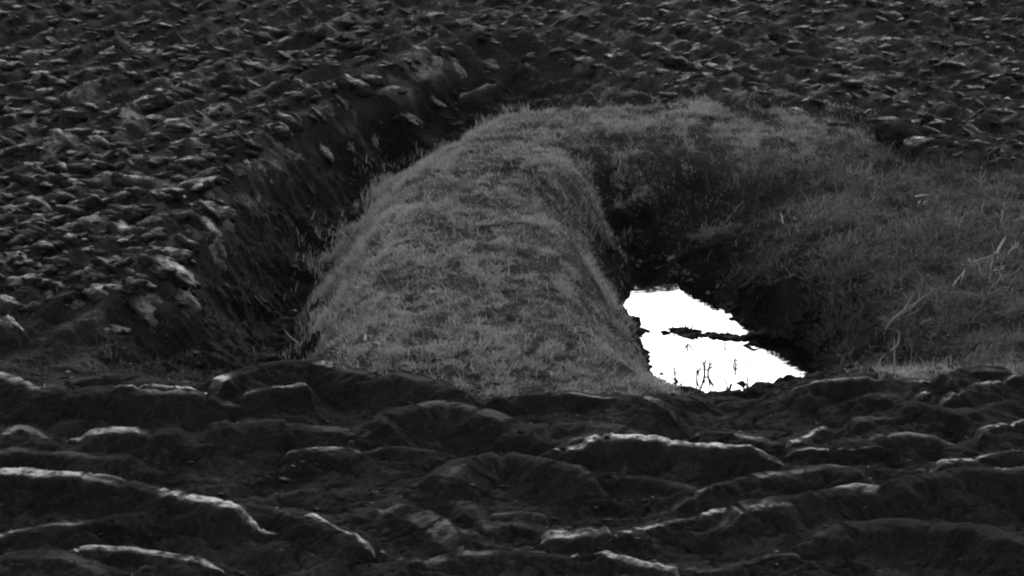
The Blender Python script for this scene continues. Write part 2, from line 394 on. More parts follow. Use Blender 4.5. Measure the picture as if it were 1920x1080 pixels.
hx_, hy_ = np.meshgrid(np.arange(HX0, 6.01, HS), np.arange(HY0, 25, HS))
HUMP = np.zeros(hx_.shape)
jx_ = hx_ + .05 * fbm(hx_ * 3, hy_ * 3, .4, 3, 301); jy_ = hy_ + .07 * fbm(hx_ * 3, hy_ * 3, .9, 3, 302)
CREST = []
for k_, (pts_, h_, d_, *_r) in enumerate(SL):
    c_, L_, pr_ = crest_line(pts_, h_, 207 + k_ * 7); CREST.append((c_, L_, pr_))
    st_ = max(1, len(c_) // 40)
    cc, pp = c_[::st_], pr_[::st_]
    m_ = (hx_ > cc[:, 0].min() - .8) & (hx_ < cc[:, 0].max() + .8) & (hy_ > cc[:, 1].min() - .8) & (hy_ < cc[:, 1].max() + .8)
    X_, Y_ = jx_[m_], jy_[m_]
    best = np.full(X_.shape, 1e9); hb = np.zeros(X_.shape); sgn = np.ones(X_.shape)
    for a, b, p0, p1 in zip(cc[:-1], cc[1:], pp[:-1], pp[1:]):
        dx, dy = b[0] - a[0], b[1] - a[1]
        t = np.clip(((X_ - a[0]) * dx + (Y_ - a[1]) * dy) / (dx * dx + dy * dy), 0, 1)
        ex, ey = X_ - a[0] - t * dx, Y_ - a[1] - t * dy
        d2 = np.hypot(ex, ey); nb_ = -dy * ex + dx * ey
        u = d2 < best
        best = np.where(u, d2, best); hb = np.where(u, p0 + (p1 - p0) * t, hb); sgn = np.where(u, np.sign(nb_) * (1 if dx > 0 else -1), sgn)
    W = np.where(sgn > 0, d_ + .22, .46 + .45 * h_)
    pr2 = np.clip(best / W, 0, 1)
    prof_ = np.where(sgn > 0, 1 - sstep(.25, 1, pr2), (1 - pr2) ** 1.25)
    HUMP[m_] = np.maximum(HUMP[m_], prof_ * hb * (h_ * .92 - .03))
for _ in range(5): HUMP = (HUMP * 2 + np.roll(HUMP, 1, 0) + np.roll(HUMP, -1, 0) + np.roll(HUMP, 1, 1) + np.roll(HUMP, -1, 1)) / 6
def hump(x, y):
    u, v = (x - HX0) / HS, (y - HY0) / HS
    ok = (u > 1) & (v > 1) & (u < HUMP.shape[1] - 2) & (v < HUMP.shape[0] - 2)
    u, v = np.where(ok, u, 1), np.where(ok, v, 1)
    i, j = u.astype(int), v.astype(int); a, b = u - i, v - j
    return np.where(ok, (HUMP[j, i] * (1 - a) + HUMP[j, i + 1] * a) * (1 - b) + (HUMP[j + 1, i] * (1 - a) + HUMP[j + 1, i + 1] * a) * b, 0)

def row_u(x, y):                                             # furrows fan out to either side of the headland
    k = sstep(-1.6, .2, x + .12 * (y - 33))
    wob = .18 * noise(x * .5, y * .3, .2, 401)
    return np.where(k < .5, .90 * x - .42 * y, .87 * x + .50 * y) + wob
ROW = .46
def detail(x, y, tm):
    b = base(x, y)
    pl = 1 - tm
    near = sstep(23.5, 21.5, y)                      # ploughed bank in front: large slices
    wx = x + .25 * noise(x * .9, y * .9, 1.1, 3); wy = y + .25 * noise(x * .9, y * .9, 6.1, 4)
    n1 = np.abs(noise(wx * 1.25, wy * 2.0, .37, 21)); n2 = np.abs(noise(wx * 3.1, wy * 4.4, .77, 22)); n3 = np.abs(noise(wx * 8, wy * 9, .1, 23))
    ru = row_u(x, y) / ROW; rf = ru - np.floor(ru)
    rows = np.where(rf < .68, sstep(0, .68, rf), 1 - sstep(.68, 1, rf))
    far = .09 * n1 + .065 * n2 + .026 * n3 + .14 * rows * (.5 + .9 * np.abs(noise(wx * 1.6, wy * 1.6, .2, 402)))
    m1 = np.abs(noise(wx * .75, wy * 2.4, .9, 31)); m2 = np.abs(noise(wx * 1.9, wy * 4.6, .4, 32))
    hp = hump(x, y); cut = 1 - .75 * sstep(.02, .2, hp)
    nr = (.10 * m1 * cut + .05 * m2 * cut + .012 * n3 - .02) + .022 * fbm(x * 3, y * 3, .6, 4, 35) + .012 * np.abs(noise(x * 13, y * 15, .6, 36)) + .008 * noise(x * 25, y * 25, .2, 34) + .02 * np.abs(noise(x * 5, y * 6.5, .8, 33)) - .03 * sstep(.10, 0, np.abs(noise(x * 1.9, y * 4.5, .3, 38))) + .006 * np.abs(fbm(x * 9, y * 13, .2, 2, 40))
    d = (far * (1 - near) + nr * near) * pl
    wet = sstep(-.6, -.85, b)
    d *= 1 - .4 * sstep(-.12, -.4, b)
    d *= 1 - .62 * wet
    sl_ = sstep(-.08, -.25, b) * pl
    d += sl_ * (.10 * np.abs(noise(x * 2.6, y * 2.6, b * 3.5, 61)) + .055 * np.abs(noise(x * 6, y * 6, b * 8, 62)) + .02 * noise(x * 15, y * 15, b * 15, 63) - .03)
    d += .035 * wet * sstep(-1.0, -.93, b) * fbm(x * 3.2, y * 5.5, .8, 3, 37)
    d += hp * (1 - .3 * tm)
    d += tm * (.028 * fbm(x * 1.3, y * 1.3, .2, 3, 41) + .05 * np.abs(noise(x * 5, y * 2.8, .2, 44)) + .02 * noise(x * 8, y * 8, .2, 45))
    d += .010 * fbm(x * 14, y * 14, .3, 2, 51)
    return b + d, n1, n2, b
_trng = (np.arange(-9, 9, .04), np.arange(17, 40, .04))
_tx, _ty = np.meshgrid(*_trng)
_tm = turf_mask(_tx, _ty).astype(float)
for _ in range(3):
    _tm = (_tm + np.roll(_tm, 1, 0) + np.roll(_tm, -1, 0) + np.roll(_tm, 1, 1) + np.roll(_tm, -1, 1)) / 5
def tmask(x, y):
    i = np.clip(((x + 9) / .04), 0, _tm.shape[1] - 1).astype(int); j = np.clip(((y - 17) / .04), 0, _tm.shape[0] - 1).astype(int)
    ok = (x > -9) & (x < 8.96) & (y > 17) & (y < 39.96)
    return np.where(ok, _tm[j, i], 0)
def ground(x, y):
    x = np.asarray(x, float); y = np.asarray(y, float)
    return detail(x, y, tmask(x, y))[0]
def hit(px, py, extra=0.0):
    z = 0.0
    for _ in range(12):
        x, y, _z = P(px, py, z)
        z = .5 * z + .5 * (float(base(x, y)) + extra)
    return P(px, py, z)

# ground sheet
th = np.concatenate([np.radians(np.linspace(40, 23.2, 30, endpoint=False)), np.radians(np.linspace(23.2, 9.3, 1000))])
Yr = np.concatenate([CAM_Z / np.tan(th), np.geomspace(43.2, 3000, 60)])
T = np.concatenate([-np.geomspace(3, .235, 70)[:-1], np.linspace(-.235, .235, 1250), np.geomspace(.235, 3, 70)[1:]])
X = T[None, :] * (Yr[:, None] + 1.5); Y = np.repeat(Yr[:, None], len(T), 1)
tm = tmask(X, Y)
Z, n1, n2, bz = detail(X, Y, tm)
R, Cn = X.shape
V = np.stack([X, Y, Z], -1).reshape(-1, 3)
ii = (np.arange(R - 1)[:, None] * Cn + np.arange(Cn - 1)[None]).ravel()
quads = np.stack([ii, ii + 1, ii + Cn + 1, ii + Cn], -1)
land = mesh_obj("ploughed_field", V, quads=quads, mat=M_GROUND)
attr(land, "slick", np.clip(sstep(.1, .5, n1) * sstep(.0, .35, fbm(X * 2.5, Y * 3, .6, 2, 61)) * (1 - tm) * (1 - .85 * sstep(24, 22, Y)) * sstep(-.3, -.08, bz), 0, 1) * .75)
attr(land, "turf", tm)
attr(land, "wet", sstep(-.12, -.4, bz))
tag(land, kind='structure')

# ------------------------------------------------------------------ water
def water(name, pts, label=None):
    pts = [P(px, py, WZ) for px, py in pts]
    me = bpy.data.meshes.new(name); me.from_pydata(pts, [], [list(range(len(pts)))]); me.materials.append(M_WATER)
    if me.polygons[0].normal.z < 0: me.flip_normals()
    o = bpy.data.objects.new(name, me); scene.collection.objects.link(o)
    return tag(o, label, None, None, 'structure')
water("pool_water", [(1080, 440), (1330, 440), (1460, 560), (1620, 680), (1560, 780), (1150, 780), (1080, 600)])
water("ditch_water", [(470, 520), (620, 440), (640, 700), (420, 720)])

# ------------------------------------------------------------------ grass
def grass(name, n, region, box, Lr, width, mat, label, dens_fn, lean=.6, seed=1, turned=0.0, pale=.04, fringe=None):
    r = np.random.default_rng(seed)
    X0, X1, Y0, Y1 = box
    x = r.uniform(X0, X1, n); y = r.uniform(Y0, Y1, n)
    m = region(x, y)
    x, y = x[m], y[m]
    dn = dens_fn(x, y)
    k = r.random(len(x)) < dn
    x, y, dn = x[k], y[k], dn[k]
    # pull blades into tufts
    cx, cy_ = np.floor(x / .07 + r.normal(0, .5, len(x))) * .07, np.floor(y / .07 + r.normal(0, .5, len(x))) * .07
    hx = (_hash((cx * 1000).astype(np.int64), (cy_ * 1000).astype(np.int64), 0, 3) & 1023) / 1023
    x = x * .6 + (cx + .035) * .4; y = y * .6 + (cy_ + .035) * .4
    N = len(x)
    z = ground(x, y) - .008
    patch = fbm(x * 2.2, y * 1.1, 2.2, 4, 71 + seed)
    L = r.uniform(Lr[0], Lr[1], N) * (1 + .35 * patch) * (.75 + .5 * hx) * (.6 + .4 * dn)
    ang = 2.6 * noise(x * .8, y * .6, 1.7, 81) + turned + r.normal(0, 1.3, N) + hx * 2.5
    ln = np.clip(np.abs(r.normal(lean, .35, N)), 0, 1.1) * L
    if fringe is not None: f_ = fringe(x, y); L = L * (1 + .35 * f_); ln = ln * (1 - .5 * f_)
    else: f_ = 0
    dx, dy = np.cos(ang) * ln, np.sin(ang) * ln
    hgt = np.sqrt(np.maximum(L * L - ln * ln * .8, L * L * .12))
    fa = r.uniform(0, math.pi, N); w = width * r.uniform(.6, 1.2, N)
    wx, wy = np.cos(fa) * w, np.sin(fa) * w
    Vv = np.empty((N, 7, 3))
    for a, (s, hf, wf) in enumerate(((0, 0, 1), (.22, .5, .85), (.6, .87, .6))):
        Vv[:, 2 * a, 0] = x + dx * s - wx * wf; Vv[:, 2 * a, 1] = y + dy * s - wy * wf; Vv[:, 2 * a, 2] = z + hgt * hf
        Vv[:, 2 * a + 1, 0] = x + dx * s + wx * wf; Vv[:, 2 * a + 1, 1] = y + dy * s + wy * wf; Vv[:, 2 * a + 1, 2] = z + hgt * hf
    Vv[:, 6, 0] = x + dx; Vv[:, 6, 1] = y + dy; Vv[:, 6, 2] = z + hgt * .95
    b = np.arange(N)[:, None] * 7
    q = np.concatenate([b + [0, 1, 3, 2], b + [2, 3, 5, 4]]); t = b + [4, 5, 6]
    o = mesh_obj(name, Vv.reshape(-1, 3), quads=q, tris=t, mat=mat, smooth=False)
    sh = np.clip(.40 + .15 * r.normal(0, 1, N) + .3 * (hx - .5) + .4 * patch + .18 * fbm(x * 9, y * 5, .3, 2, 74) + .22 * f_, .02, .9)  # left fringe blades also painted paler to carry the backlit rim
    sh = np.where(r.random(N) < pale, 1.0, sh)
    attr(o, "shade", np.repeat(sh, 7))
    return tag(o, label, 'grass', None, 'stuff')
def not_water(x, y): return base(x, y) > WZ + .03
def in_bank(x, y):
    r_ = np.random.default_rng(4)
    return inpoly(x + .3 * fbm(x * 1.6, y * 1.6, .2, 3, 93) + r_.normal(0, .12, len(x)), y + .4 * fbm(x * 1.6, y * 1.6, .9, 3, 94) + r_.normal(0, .2, len(x)), BANK)
def tm_soft(x, y):
    r_ = np.random.default_rng(8)
    k = np.where(r_.random(len(x)) < .35, .16, .04)
    return tmask(x + r_.normal(0, 1, len(x)) * k, y + r_.normal(0, 1, len(x)) * k)
def mound_region(x, y): return (tm_soft(x, y) > .5) & ~in_bank(x, y) & not_water(x, y)
def bank_region(x, y): return (tm_soft(x, y) > .5) & in_bank(x, y) & not_water(x, y)
def mound_dens(x, y): return np.clip(.95 - .9 * sstep(.05, .4, fbm(x * 2.6, y * 1.4, .8, 3, 91)) - .95 * sstep(.1, .4, fbm(x * 7, y * 3.2, .4, 2, 92)), .03, 1) * np.where(bare_mask(x, y), .2, 1)
def bank_dens(x, y): return np.clip(.62 - 1.0 * sstep(.05, .45, fbm(x * 1.8, y * 1.8, .8, 3, 95)) - .6 * sstep(.1, .5, noise(x * 5, y * 4.2, .4, 96)), .05, 1) * np.where(bare_mask(x, y), .3, 1) * (.55 + .45 * sstep(22.6, 24.5, y))
grass("mound_grass", 900000, mound_region, (-3.6, 5.5, 20, 33), (.03, .082), .0042, M_GRASS, "short fuzzy pale grass covering the rounded tongue of land beside the pool", mound_dens, lean=1.0, seed=1, pale=.09, fringe=lambda x, y: sstep(.1, -.28, base(x, y)) * (x < -.1 - .2 * (31 - y)) )
grass("bank_grass", 900000, bank_region, (.5, 9, 20.5, 33.5), (.04, .21), .0042, M_BANKGRASS, "darker patchy grass on the bank sloping down to the right of the pool", bank_dens, lean=.95, seed=2, turned=3.6, pale=.08)
grass("bank_straw", 60000, bank_region, (.5, 9, 20.5, 33.5), (.10, .26), .0030, M_GRASS, "long loose pale straws tangled through the dark grass of the right bank", lambda x, y: np.clip(.05 + .8 * sstep(.0, .5, fbm(x * 1.3, y * 1.0, .8, 3, 99)), 0, .8) * sstep(22.5, 24.5, y), lean=.9, seed=7, turned=3.9, pale=.2)
grass("mound_straw", 26000, mound_region, (-3.6, 5.5, 20, 33), (.07, .15), .0028, M_GRASS, "loose dead straws lying in the short grass of the tongue", lambda x, y: .5 + 0 * x, lean=.95, seed=8, pale=.45)
def verge_region(x, y):
    b = base(x, y)
    return (tmask(x, y) < .5) & (b < -.08) & (b > -.84) & (x < .5) & (y < 27)
grass("ditch_weeds", 160000, verge_region, (-5.5, .5, 21, 27), (.04, .12), .003, M_BANKGRASS, "sparse dark weeds on the slope of the left ditch",
      lambda x, y: np.clip(.1 + .5 * sstep(.1, .5, fbm(x * 1.4, y * 1.6, .2, 3, 97)), 0, 1) * .22, seed=3, pale=.02)

def snap(x, y):
    u = row_u(x, y) / ROW; du = (np.floor(u) + .68 - u) * ROW
    k = np.where(x + .12 * (y - 33) < -.7, -1, 1)
    return x + du * .88, y + du * (.45 * k)
def field_region(x, y): return (tmask(x, y) < .5) & (base(x, y) > -.16) & (np.abs(x) < y * .19)
M_STUB = grass_material("stubble", .02, .10)
grass("field_stubble", 420000, field_region, (-9, 9, 22, 47), (.02, .065), .0038, M_STUB, "thin stubble and sprouting weeds over the clods of the ploughed field",
      lambda x, y: np.clip(.3 + .7 * sstep(-.1, .5, fbm(x * 1.2, y * .8, .2, 3, 98)), 0, 1), lean=.7, seed=5, pale=.01)
# ------------------------------------------------------------------ furrow slices of the near bank
SLICE_N = 0
def slice_(pts, h=.22, d=.16, label="", slick=1.0, tilt=.0, front=.16, bend=0.0):
    """a turned furrow slice: pts = pixels of its upper front edge; h rise over the ground, d depth of the smeared top, tilt lifts the back edge"""
    global SLICE_N
    SLICE_N += 1; sd = 200 + SLICE_N * 7
    c, L, prof = CREST[SLICE_N - 1]; n = len(c); c = c.copy()
    gz = ground(c[:, 0], c[:, 1])
    c[:, 2] = np.maximum(np.minimum(c[:, 2], gz + .045), gz + .012)
    tg = np.gradient(c, axis=0); tg[:, 2] = 0; tg /= np.linalg.norm(tg, axis=1)[:, None] + 1e-9
    nb = np.stack([-tg[:, 1], tg[:, 0], 0 * tg[:, 0]], -1)
    nb[nb[:, 1] < 0] *= -1
    s = np.linspace(0, 1, n); sl = s * L
    ragg = 1 + .35 * fbm(sl * 2.2, 0 * sl, sd * .31, 3, sd)
    dd = d * prof ** .7 * np.clip(ragg, .3, 2) + .004
    K = 26
    V_, S_, A_ = [], [], []
    for k in range(K):
        f = k / (K - 1)
        if f < .42:                                  # front face, sinking into the bank
            q = f / .42; off = -front * 1.2 * (1 - q); offv = np.full(n, off) * (.5 + .6 * prof); sk = 0 * s + .12 * (q > .9)
        elif f < .75:                                # smeared top
            q = (f - .42) / .33; offv = dd * q; sk = 0 * s + (1.0 if .02 < q < .95 else .6)
        else:
            q = (f - .75) / .25; offv = dd + .14 * q; sk = 0 * s
        pt = c + nb * offv[:, None]
        gq = ground(pt[:, 0], pt[:, 1])
        if f < .42: zz = gq + (c[:, 2] - gz) * q ** .7 - .03 * (1 - q) ** 2 - .02 * (1 - prof)
        elif f < .75: zz = np.maximum(gq + .006, c[:, 2] + (tilt * q + .04 * math.sin(q * math.pi)) * dd) - .04 * (1 - prof)
        else: zz = np.maximum(gq + .006, c[:, 2] + tilt * dd) * (1 - q) + (gq - .03) * q - .04 * (1 - prof)
        pt[:, 2] = zz
        amp = .012 if f < .42 or f > .75 else .008
        ds = amp * fbm(pt[:, 0] * 5 + sd, pt[:, 1] * 5, pt[:, 2] * 5, 4, sd)
        pt += nb * -ds[:, None]; pt[:, 2] += ds * .8 + .012 * noise(sl * 4, 0 * sl + k * .12, sd * .3, sd + 5)
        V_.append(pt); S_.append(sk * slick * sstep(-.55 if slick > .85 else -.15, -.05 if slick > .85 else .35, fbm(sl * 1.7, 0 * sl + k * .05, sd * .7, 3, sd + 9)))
        A_.append(np.stack([sl, offv, zz], -1))
    Vv = np.array(V_).transpose(1, 0, 2).reshape(-1, 3)
    o0 = Vv.mean(0)
    ii = (np.arange(n - 1)[:, None] * K + np.arange(K - 1)[None]).ravel()
    q = np.stack([ii, ii + K, ii + K + 1, ii + 1], -1)
    # keep the faces outward whichever way the line ran
    if c[-1, 0] < c[0, 0]: q = q[:, ::-1]
    o = mesh_obj("furrow_slice", Vv - o0, quads=q, mat=M_SLICE)
    o.location = o0
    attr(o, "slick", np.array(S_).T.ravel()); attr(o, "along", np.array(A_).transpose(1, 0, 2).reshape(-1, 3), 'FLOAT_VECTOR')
    return tag(o, label, 'furrow slice', 'turned furrow slices of the near ploughed bank')

for pts, h, d, slk, tl, fr, lb in SL: slice_(pts, h, d * .52, lb, slk, tl, fr)

# ------------------------------------------------------------------ clods
import bmesh
def make_clod(name, sd, sx, sy, sz, cut=.3, tilt=(0, 0), level=4):
    bm = bmesh.new(); bmesh.ops.create_icosphere(bm, subdivisions=level, radius=1)
    v = np.array([q.co[:] for q in bm.verts]); f = np.array([[q.index for q in p.verts] for p in bm.faces]); bm.free()
    v = v * (1 + .38 * fbm(v[:, 0] * 1.1 + sd, v[:, 1] * 1.1, v[:, 2] * 1.1, 4, sd))[:, None]
    n = Vector((math.sin(tilt[0]), math.sin(tilt[1]), 1)).normalized(); n = np.array(n[:])
    d = v @ n; lim = cut + .05 * fbm(v[:, 0] * 3, v[:, 1] * 3, sd * .3, 3, sd + 1)
    over = np.maximum(d - lim, 0)
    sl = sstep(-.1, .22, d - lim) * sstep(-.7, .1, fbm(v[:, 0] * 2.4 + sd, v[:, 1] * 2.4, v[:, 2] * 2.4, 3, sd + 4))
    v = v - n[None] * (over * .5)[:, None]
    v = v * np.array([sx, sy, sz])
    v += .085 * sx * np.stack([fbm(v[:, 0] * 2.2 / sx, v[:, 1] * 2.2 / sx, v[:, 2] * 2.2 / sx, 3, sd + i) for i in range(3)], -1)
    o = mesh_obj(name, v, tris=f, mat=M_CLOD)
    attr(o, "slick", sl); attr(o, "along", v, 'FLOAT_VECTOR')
    return o, v, f, sl
protos = []
rp = np.random.default_rng(3)
for k in range(9):
    o, v, f, s = make_clod("soil_clod", 31 + k * 13, .17, .10, .085 + .01 * (k % 3), cut=(.05, .25, .45)[k % 3], tilt=((.5, -.3, 0, -.7, .25, .6, -.1, .8, -.4)[k], (.1, -.2, .35, 0, .5, .2, .1, -.1, .3)[k]))
    protos.append(o)
used = [False] * 9
def slope(x, y):
    e = .12
    return (float(base(x + e, y)) - float(base(x - e, y))) / (2 * e), (float(base(x, y + e)) - float(base(x, y - e))) / (2 * e)
def clod(px, py, wpx, ang=0, k=0, label="", group="", flat=1.0, extra=.1):
    x, y, z = hit(px, py, extra)
    y0 = y
    zz = float(ground(x, y))
    s = wpx / FPX * math.hypot(x, y, CAM_Z) / .34
    if used[k]:
        o = protos[k].copy(); scene.collection.objects.link(o)
    else: o = protos[k]; used[k] = True
    o.scale = (s * 1.05, s * 1.15, s * flat * .95)
    gx_, gy_ = slope(x, y)
    o.rotation_euler = (rp.normal(0, .12) + math.atan(gy_), rp.normal(0, .12) - math.radians(ang) * .55 - math.atan(gx_), math.radians(ang) * 1.2 + rp.normal(0, .15))
    o.location = (x, y, zz - .035 * s)
    return tag(o, label, 'clod', group)
GL, GR = "glinting clods in the left ploughed field", "glinting clods in the right ploughed field"
LEFT = [(210, 100, 55, 20), (345, 92, 60, 0), (385, 103, 30, -20), (485, 116, 36, -10), (415, 130, 40, 25), (245, 121, 45, 0), (592, 115, 40, 5), (60, 100, 60, 8), (30, 118, 45, 0), (178, 128, 36, 10),
 (478, 208, 85, 20), (540, 236, 75, -25), (506, 272, 40, -28), (462, 274, 50, -5), (466, 301, 46, -35), (495, 328, 62, -22), (388, 356, 60, -50), (478, 366, 64, -45), (320, 372, 50, -12), (306, 383, 34, 0),
 (62, 322, 60, -30), (24, 476, 95, -38), (72, 416, 80, -10), (178, 456, 66, 0), (122, 506, 62, 5), (312, 496, 66, 0), (386, 430, 70, -30), (424, 424, 50, -60), (402, 470, 70, -40), (236, 432, 80, -35),
 (70, 440, 70, -45), (246, 412, 50, 12), (668, 164, 70, 0), (602, 166, 56, 18), (584, 186, 34, 0), (745, 312, 56, 0), (640, 205, 60, 10), (610, 285, 60, -5), (655, 268, 50, -40), (560, 300, 45, -50),
 (140, 205, 80, 18), (20, 205, 70, 5), (340, 165, 44, 40), (225, 165, 40, 20), (300, 150, 50, 5), (450, 230, 50, 15), (700, 262, 50, -50), (130, 322, 60, -20), (300, 520, 60, 0), (140, 555, 50, 8), (20, 628, 70, -40), (205, 604, 70, 5), (352, 555, 60, -25), (270, 575, 110, -12), (20, 570, 60, 0), (90, 240, 70, -20), (275, 195, 70, 12), (180, 300, 60, 0), (250, 340, 60, -10), (150, 350, 60, -20)]
for i, (px, py, w, a) in enumerate(LEFT):
    if px > 440 and py > 200: w *= .68; a *= .7
    if 440 < px < 720 and 200 < py < 380: lb, gp = "glinting clod on the rim of the left ditch", "glinting clods along the rim of the left ditch"
    elif py < 260: lb, gp = "small glinting clod in the far part of the left field", "glinting clods in the far left field"
    elif py < 540: lb, gp = "shining wind-combed looking clod in the near part of the left field", GL
    else: lb, gp = {0: "x"}, None
    if gp is None:
        lb = {(300): ""}.get(0, "")
        lb = {20: ("bright flaky clod at the left edge above the crest" if py > 600 else "dark clod at the left edge above the flaky one"), 205: "bright layered chip on the dark slope left of the ditch", 352: "clod slanting down beside the left ditch",
              270: "long pale flattened clod above the layered chip", 140: "dim clod between the left edge and the long pale clod"}[px]
        gp = "clods on the dark slope left of the ditch"
    clod(px, py, w, a, (i * 4) % 9, lb, gp, flat=.9)
for i, (px, py, w, a) in enumerate([(820, 184, 50, 14), (890, 177, 90, 14), (770, 205, 50, 20)]):
    clod(px, py, w, a, (2, 4, 6)[i], ("pale clod at the head of the left ditch, between two longer ones", "long pale clod lying along the head of the left ditch", "pale clod on the ditch rim above the top left of the mound")[i], "glinting clods along the rim of the left ditch")
# the right field: named ones, then the general run
dome, _v, _f, _s = make_clod("soil_clod", 771, .27, .2, .15, cut=3)
_h = hit(1690, 262, .05)
dome.location = (_h[0], _h[1], float(ground(_h[0], _h[1])) + .04)
tag(dome, "large smooth dome-shaped clod at the edge of the right field", 'clod', GR)
for px, py, w, a, k, lb in [(1716, 274, 66, 25, 5, "pale leaning clod just below the large dome-shaped clod"),
   (1822, 160, 50, 30, 0, "forked bright clod standing out in the right field"), (1796, 282, 34, 25, 4, "small curved clod between the dome-shaped clod and the right edge"), (1826, 294, 44, -5, 6, "small flat clod below the curved one"),
   (1908, 340, 70, -10, 1, "pale slab at the right edge above the bank grass"), (1652, 180, 66, 5, 3, "flat bright clod above the dome-shaped clod"), (1264, 186, 50, 0, 7, "bright clod at the near corner of the right field, beside the grassy saddle"),
   (1240, 176, 40, 10, 4, "bright clod just behind the near corner clod of the right field")]:
    clod(px, py, w, a, k, lb, GR, extra=.12)
rr = np.random.default_rng(17)
ind = 0; tries = 0; placed = []
while ind < 185 and tries < 6000:
    tries += 1
    if rr.random() < .68:
        px, py = rr.uniform(960, 1920), rr.uniform(20, 330)
        hx1, hy1, _ = P(px, py); a_, b_ = snap(np.array([hx1]), np.array([hy1])); q_ = (CAM_Z / math.hypot(a_[0], b_[0]))
        if abs(a_[0] - hx1) > .09: continue
        if py > 165 + max(0, (px - 1350)) * .28: continue
        if px < 1080 and py > 130: continue
    else:
        px, py = rr.uniform(0, 950), rr.uniform(60, 560)
        if px > 400 and py > 130 + (950 - px) * .08: continue
        if px > 330 and py > 400: continue
    if any((px - a) ** 2 / 900 + (py - b) ** 2 / 120 < 1 for a, b in placed): continue
    placed.append((px, py)); ind += 1
    s = 26 + 16 * (py / 200) if px > 960 else 30 + 22 * py / 250
    right = px > 960
    if right and px > 1440: lb, gp = "pale topped clod among the scattered clods of the far right field", "pale clods of the far right field"
    elif right: lb, gp = "pale topped clod in the field straight beyond the grassy saddle", "pale clods beyond the grassy saddle"
    else: lb, gp = "dull rounded clod among the clods of the left ploughed field", "dull clods of the left field"
    clod(px, py, s * rr.uniform(.75, 1.5), (rr.normal(-12, 14) if right else rr.normal(0, 16)), int(rr.integers(0, 9)), lb, gp, flat=rr.uniform(.7, 1.1))

# everything smaller: one mass of clods
def scatter_clods(name, n, box, region, smin, smax, label, seed, snapped=False, mat=None, zmin=None):
    r = np.random.default_rng(seed)
    lib = []
    for k in range(6):
        o, v, f, s = make_clod("tmp", 400 + k * 11, 1, .8, .60, cut=(.1, .3, .5)[k % 3], tilt=(r.uniform(-.5, .5), r.uniform(-.3, .4)), level=3)
        bpy.data.objects.remove(o); lib.append((v, f, s))
    y = 1 / r.uniform(1 / box[3], 1 / box[2], n); x = r.uniform(-1, 1, n) * (box[1]) * y
    ok = region(x, y); x, y = x[ok], y[ok]
    if snapped:
        m_ = r.random(len(x)) < .75; sx_, sy_ = snap(x, y)
        x = np.where(m_, sx_ + r.normal(0, .05, len(x)), x); y = np.where(m_, sy_ + r.normal(0, .05, len(x)), y)
    z = ground(x, y)
    if zmin is not None: z = np.maximum(z, zmin)
    VV, FF, SS, AA, off = [], [], [], [], 0
    for i in range(len(x)):
        v, f, s = lib[int(r.integers(0, 6))]
        sc = smin * (smax / smin) ** (r.random() ** 1.6)
        a = r.normal(0, .5); t = r.normal(0, .25) - math.atan(slope(x[i], y[i])[0]); ca, sa, ct, st = math.cos(a), math.sin(a), math.cos(t), math.sin(t)
        w = v * sc * np.array([r.uniform(.8, 1.45), 1, r.uniform(.7, 1.1)]) * (.55 if snapped and base(x[i], y[i]) < -.1 else 1)
        w = np.stack([w[:, 0] * ct + w[:, 2] * st, w[:, 1], -w[:, 0] * st + w[:, 2] * ct], -1)
        w2 = np.stack([w[:, 0] * ca - w[:, 1] * sa, w[:, 0] * sa + w[:, 1] * ca, w[:, 2]], -1)
        VV.append(w2 + [x[i], y[i], z[i] - sc * .16]); FF.append(f + off); SS.append(s * (r.random() ** .7) * (.35 if base(x[i], y[i]) < -.12 else 1)); AA.append(w + i); off += len(v)
    o = mesh_obj(name, np.concatenate(VV), tris=np.concatenate(FF), mat=mat or M_CLOD)
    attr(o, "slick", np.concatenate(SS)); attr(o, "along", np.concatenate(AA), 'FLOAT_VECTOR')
    return tag(o, label, 'soil crumbs', None, 'stuff')
def plough(x, y): return (tmask(x, y) < .3) & (base(x, y) > -.8)
scatter_clods("soil_crumbs", 7500, (0, .2, 24, 47), plough, .035, .13, "countless small clods and crumbs strewn over the far ploughed field", 61, True)
scatter_clods("bank_crumbs", 2600, (0, .2, 16.5, 23.5), lambda x, y: (tmask(x, y) < .3) & (base(x, y) > -.84), .006, .035, "fine crumbs of soil between the furrow slices of the near bank", 62, mat=M_SLICE)
clod(1730, 762, 40, 45, 5, "small pale leaf-shaped clod standing on the dark slice at the right of the pool", "clods on the near ploughed bank", flat=1.5, extra=.05)

# ------------------------------------------------------------------ stalks, weeds and reeds
def ribbon(name, pts, w, mat, parent, shade, taper=True):
    n = max(8, len(pts) * 5)
    c = catmull(pts, n); V_, q = [], []
    for i in range(n):
        t = i / (n - 1); ww = w * ((1 - t ** 2.5) * .9 + .1 if taper else 1)
        d = Vector(c[min(i + 1, n - 1)] - c[max(i - 1, 0)]).normalized()
        sd = d.cross(Vector((0, 1, .2))).normalized(); up = d.cross(sd)
        for a in range(5):
            an = a * 2 * math.pi / 5
            V_.append(c[i] + np.array((sd * math.cos(an) * ww + up * math.sin(an) * ww * .5)[:]))
    for i in range(n - 1):
        for a in range(5): q.append([i * 5 + a, i * 5 + (a + 1) % 5, i * 5 + 5 + (a + 1) % 5, i * 5 + 5 + a])
    V_ = np.array(V_)
    o = mesh_obj(name, V_ - (np.array(parent.location) if parent else 0), quads=q, mat=mat, parent=parent)
    attr(o, "shade", np.full(len(V_), shade))
    return o
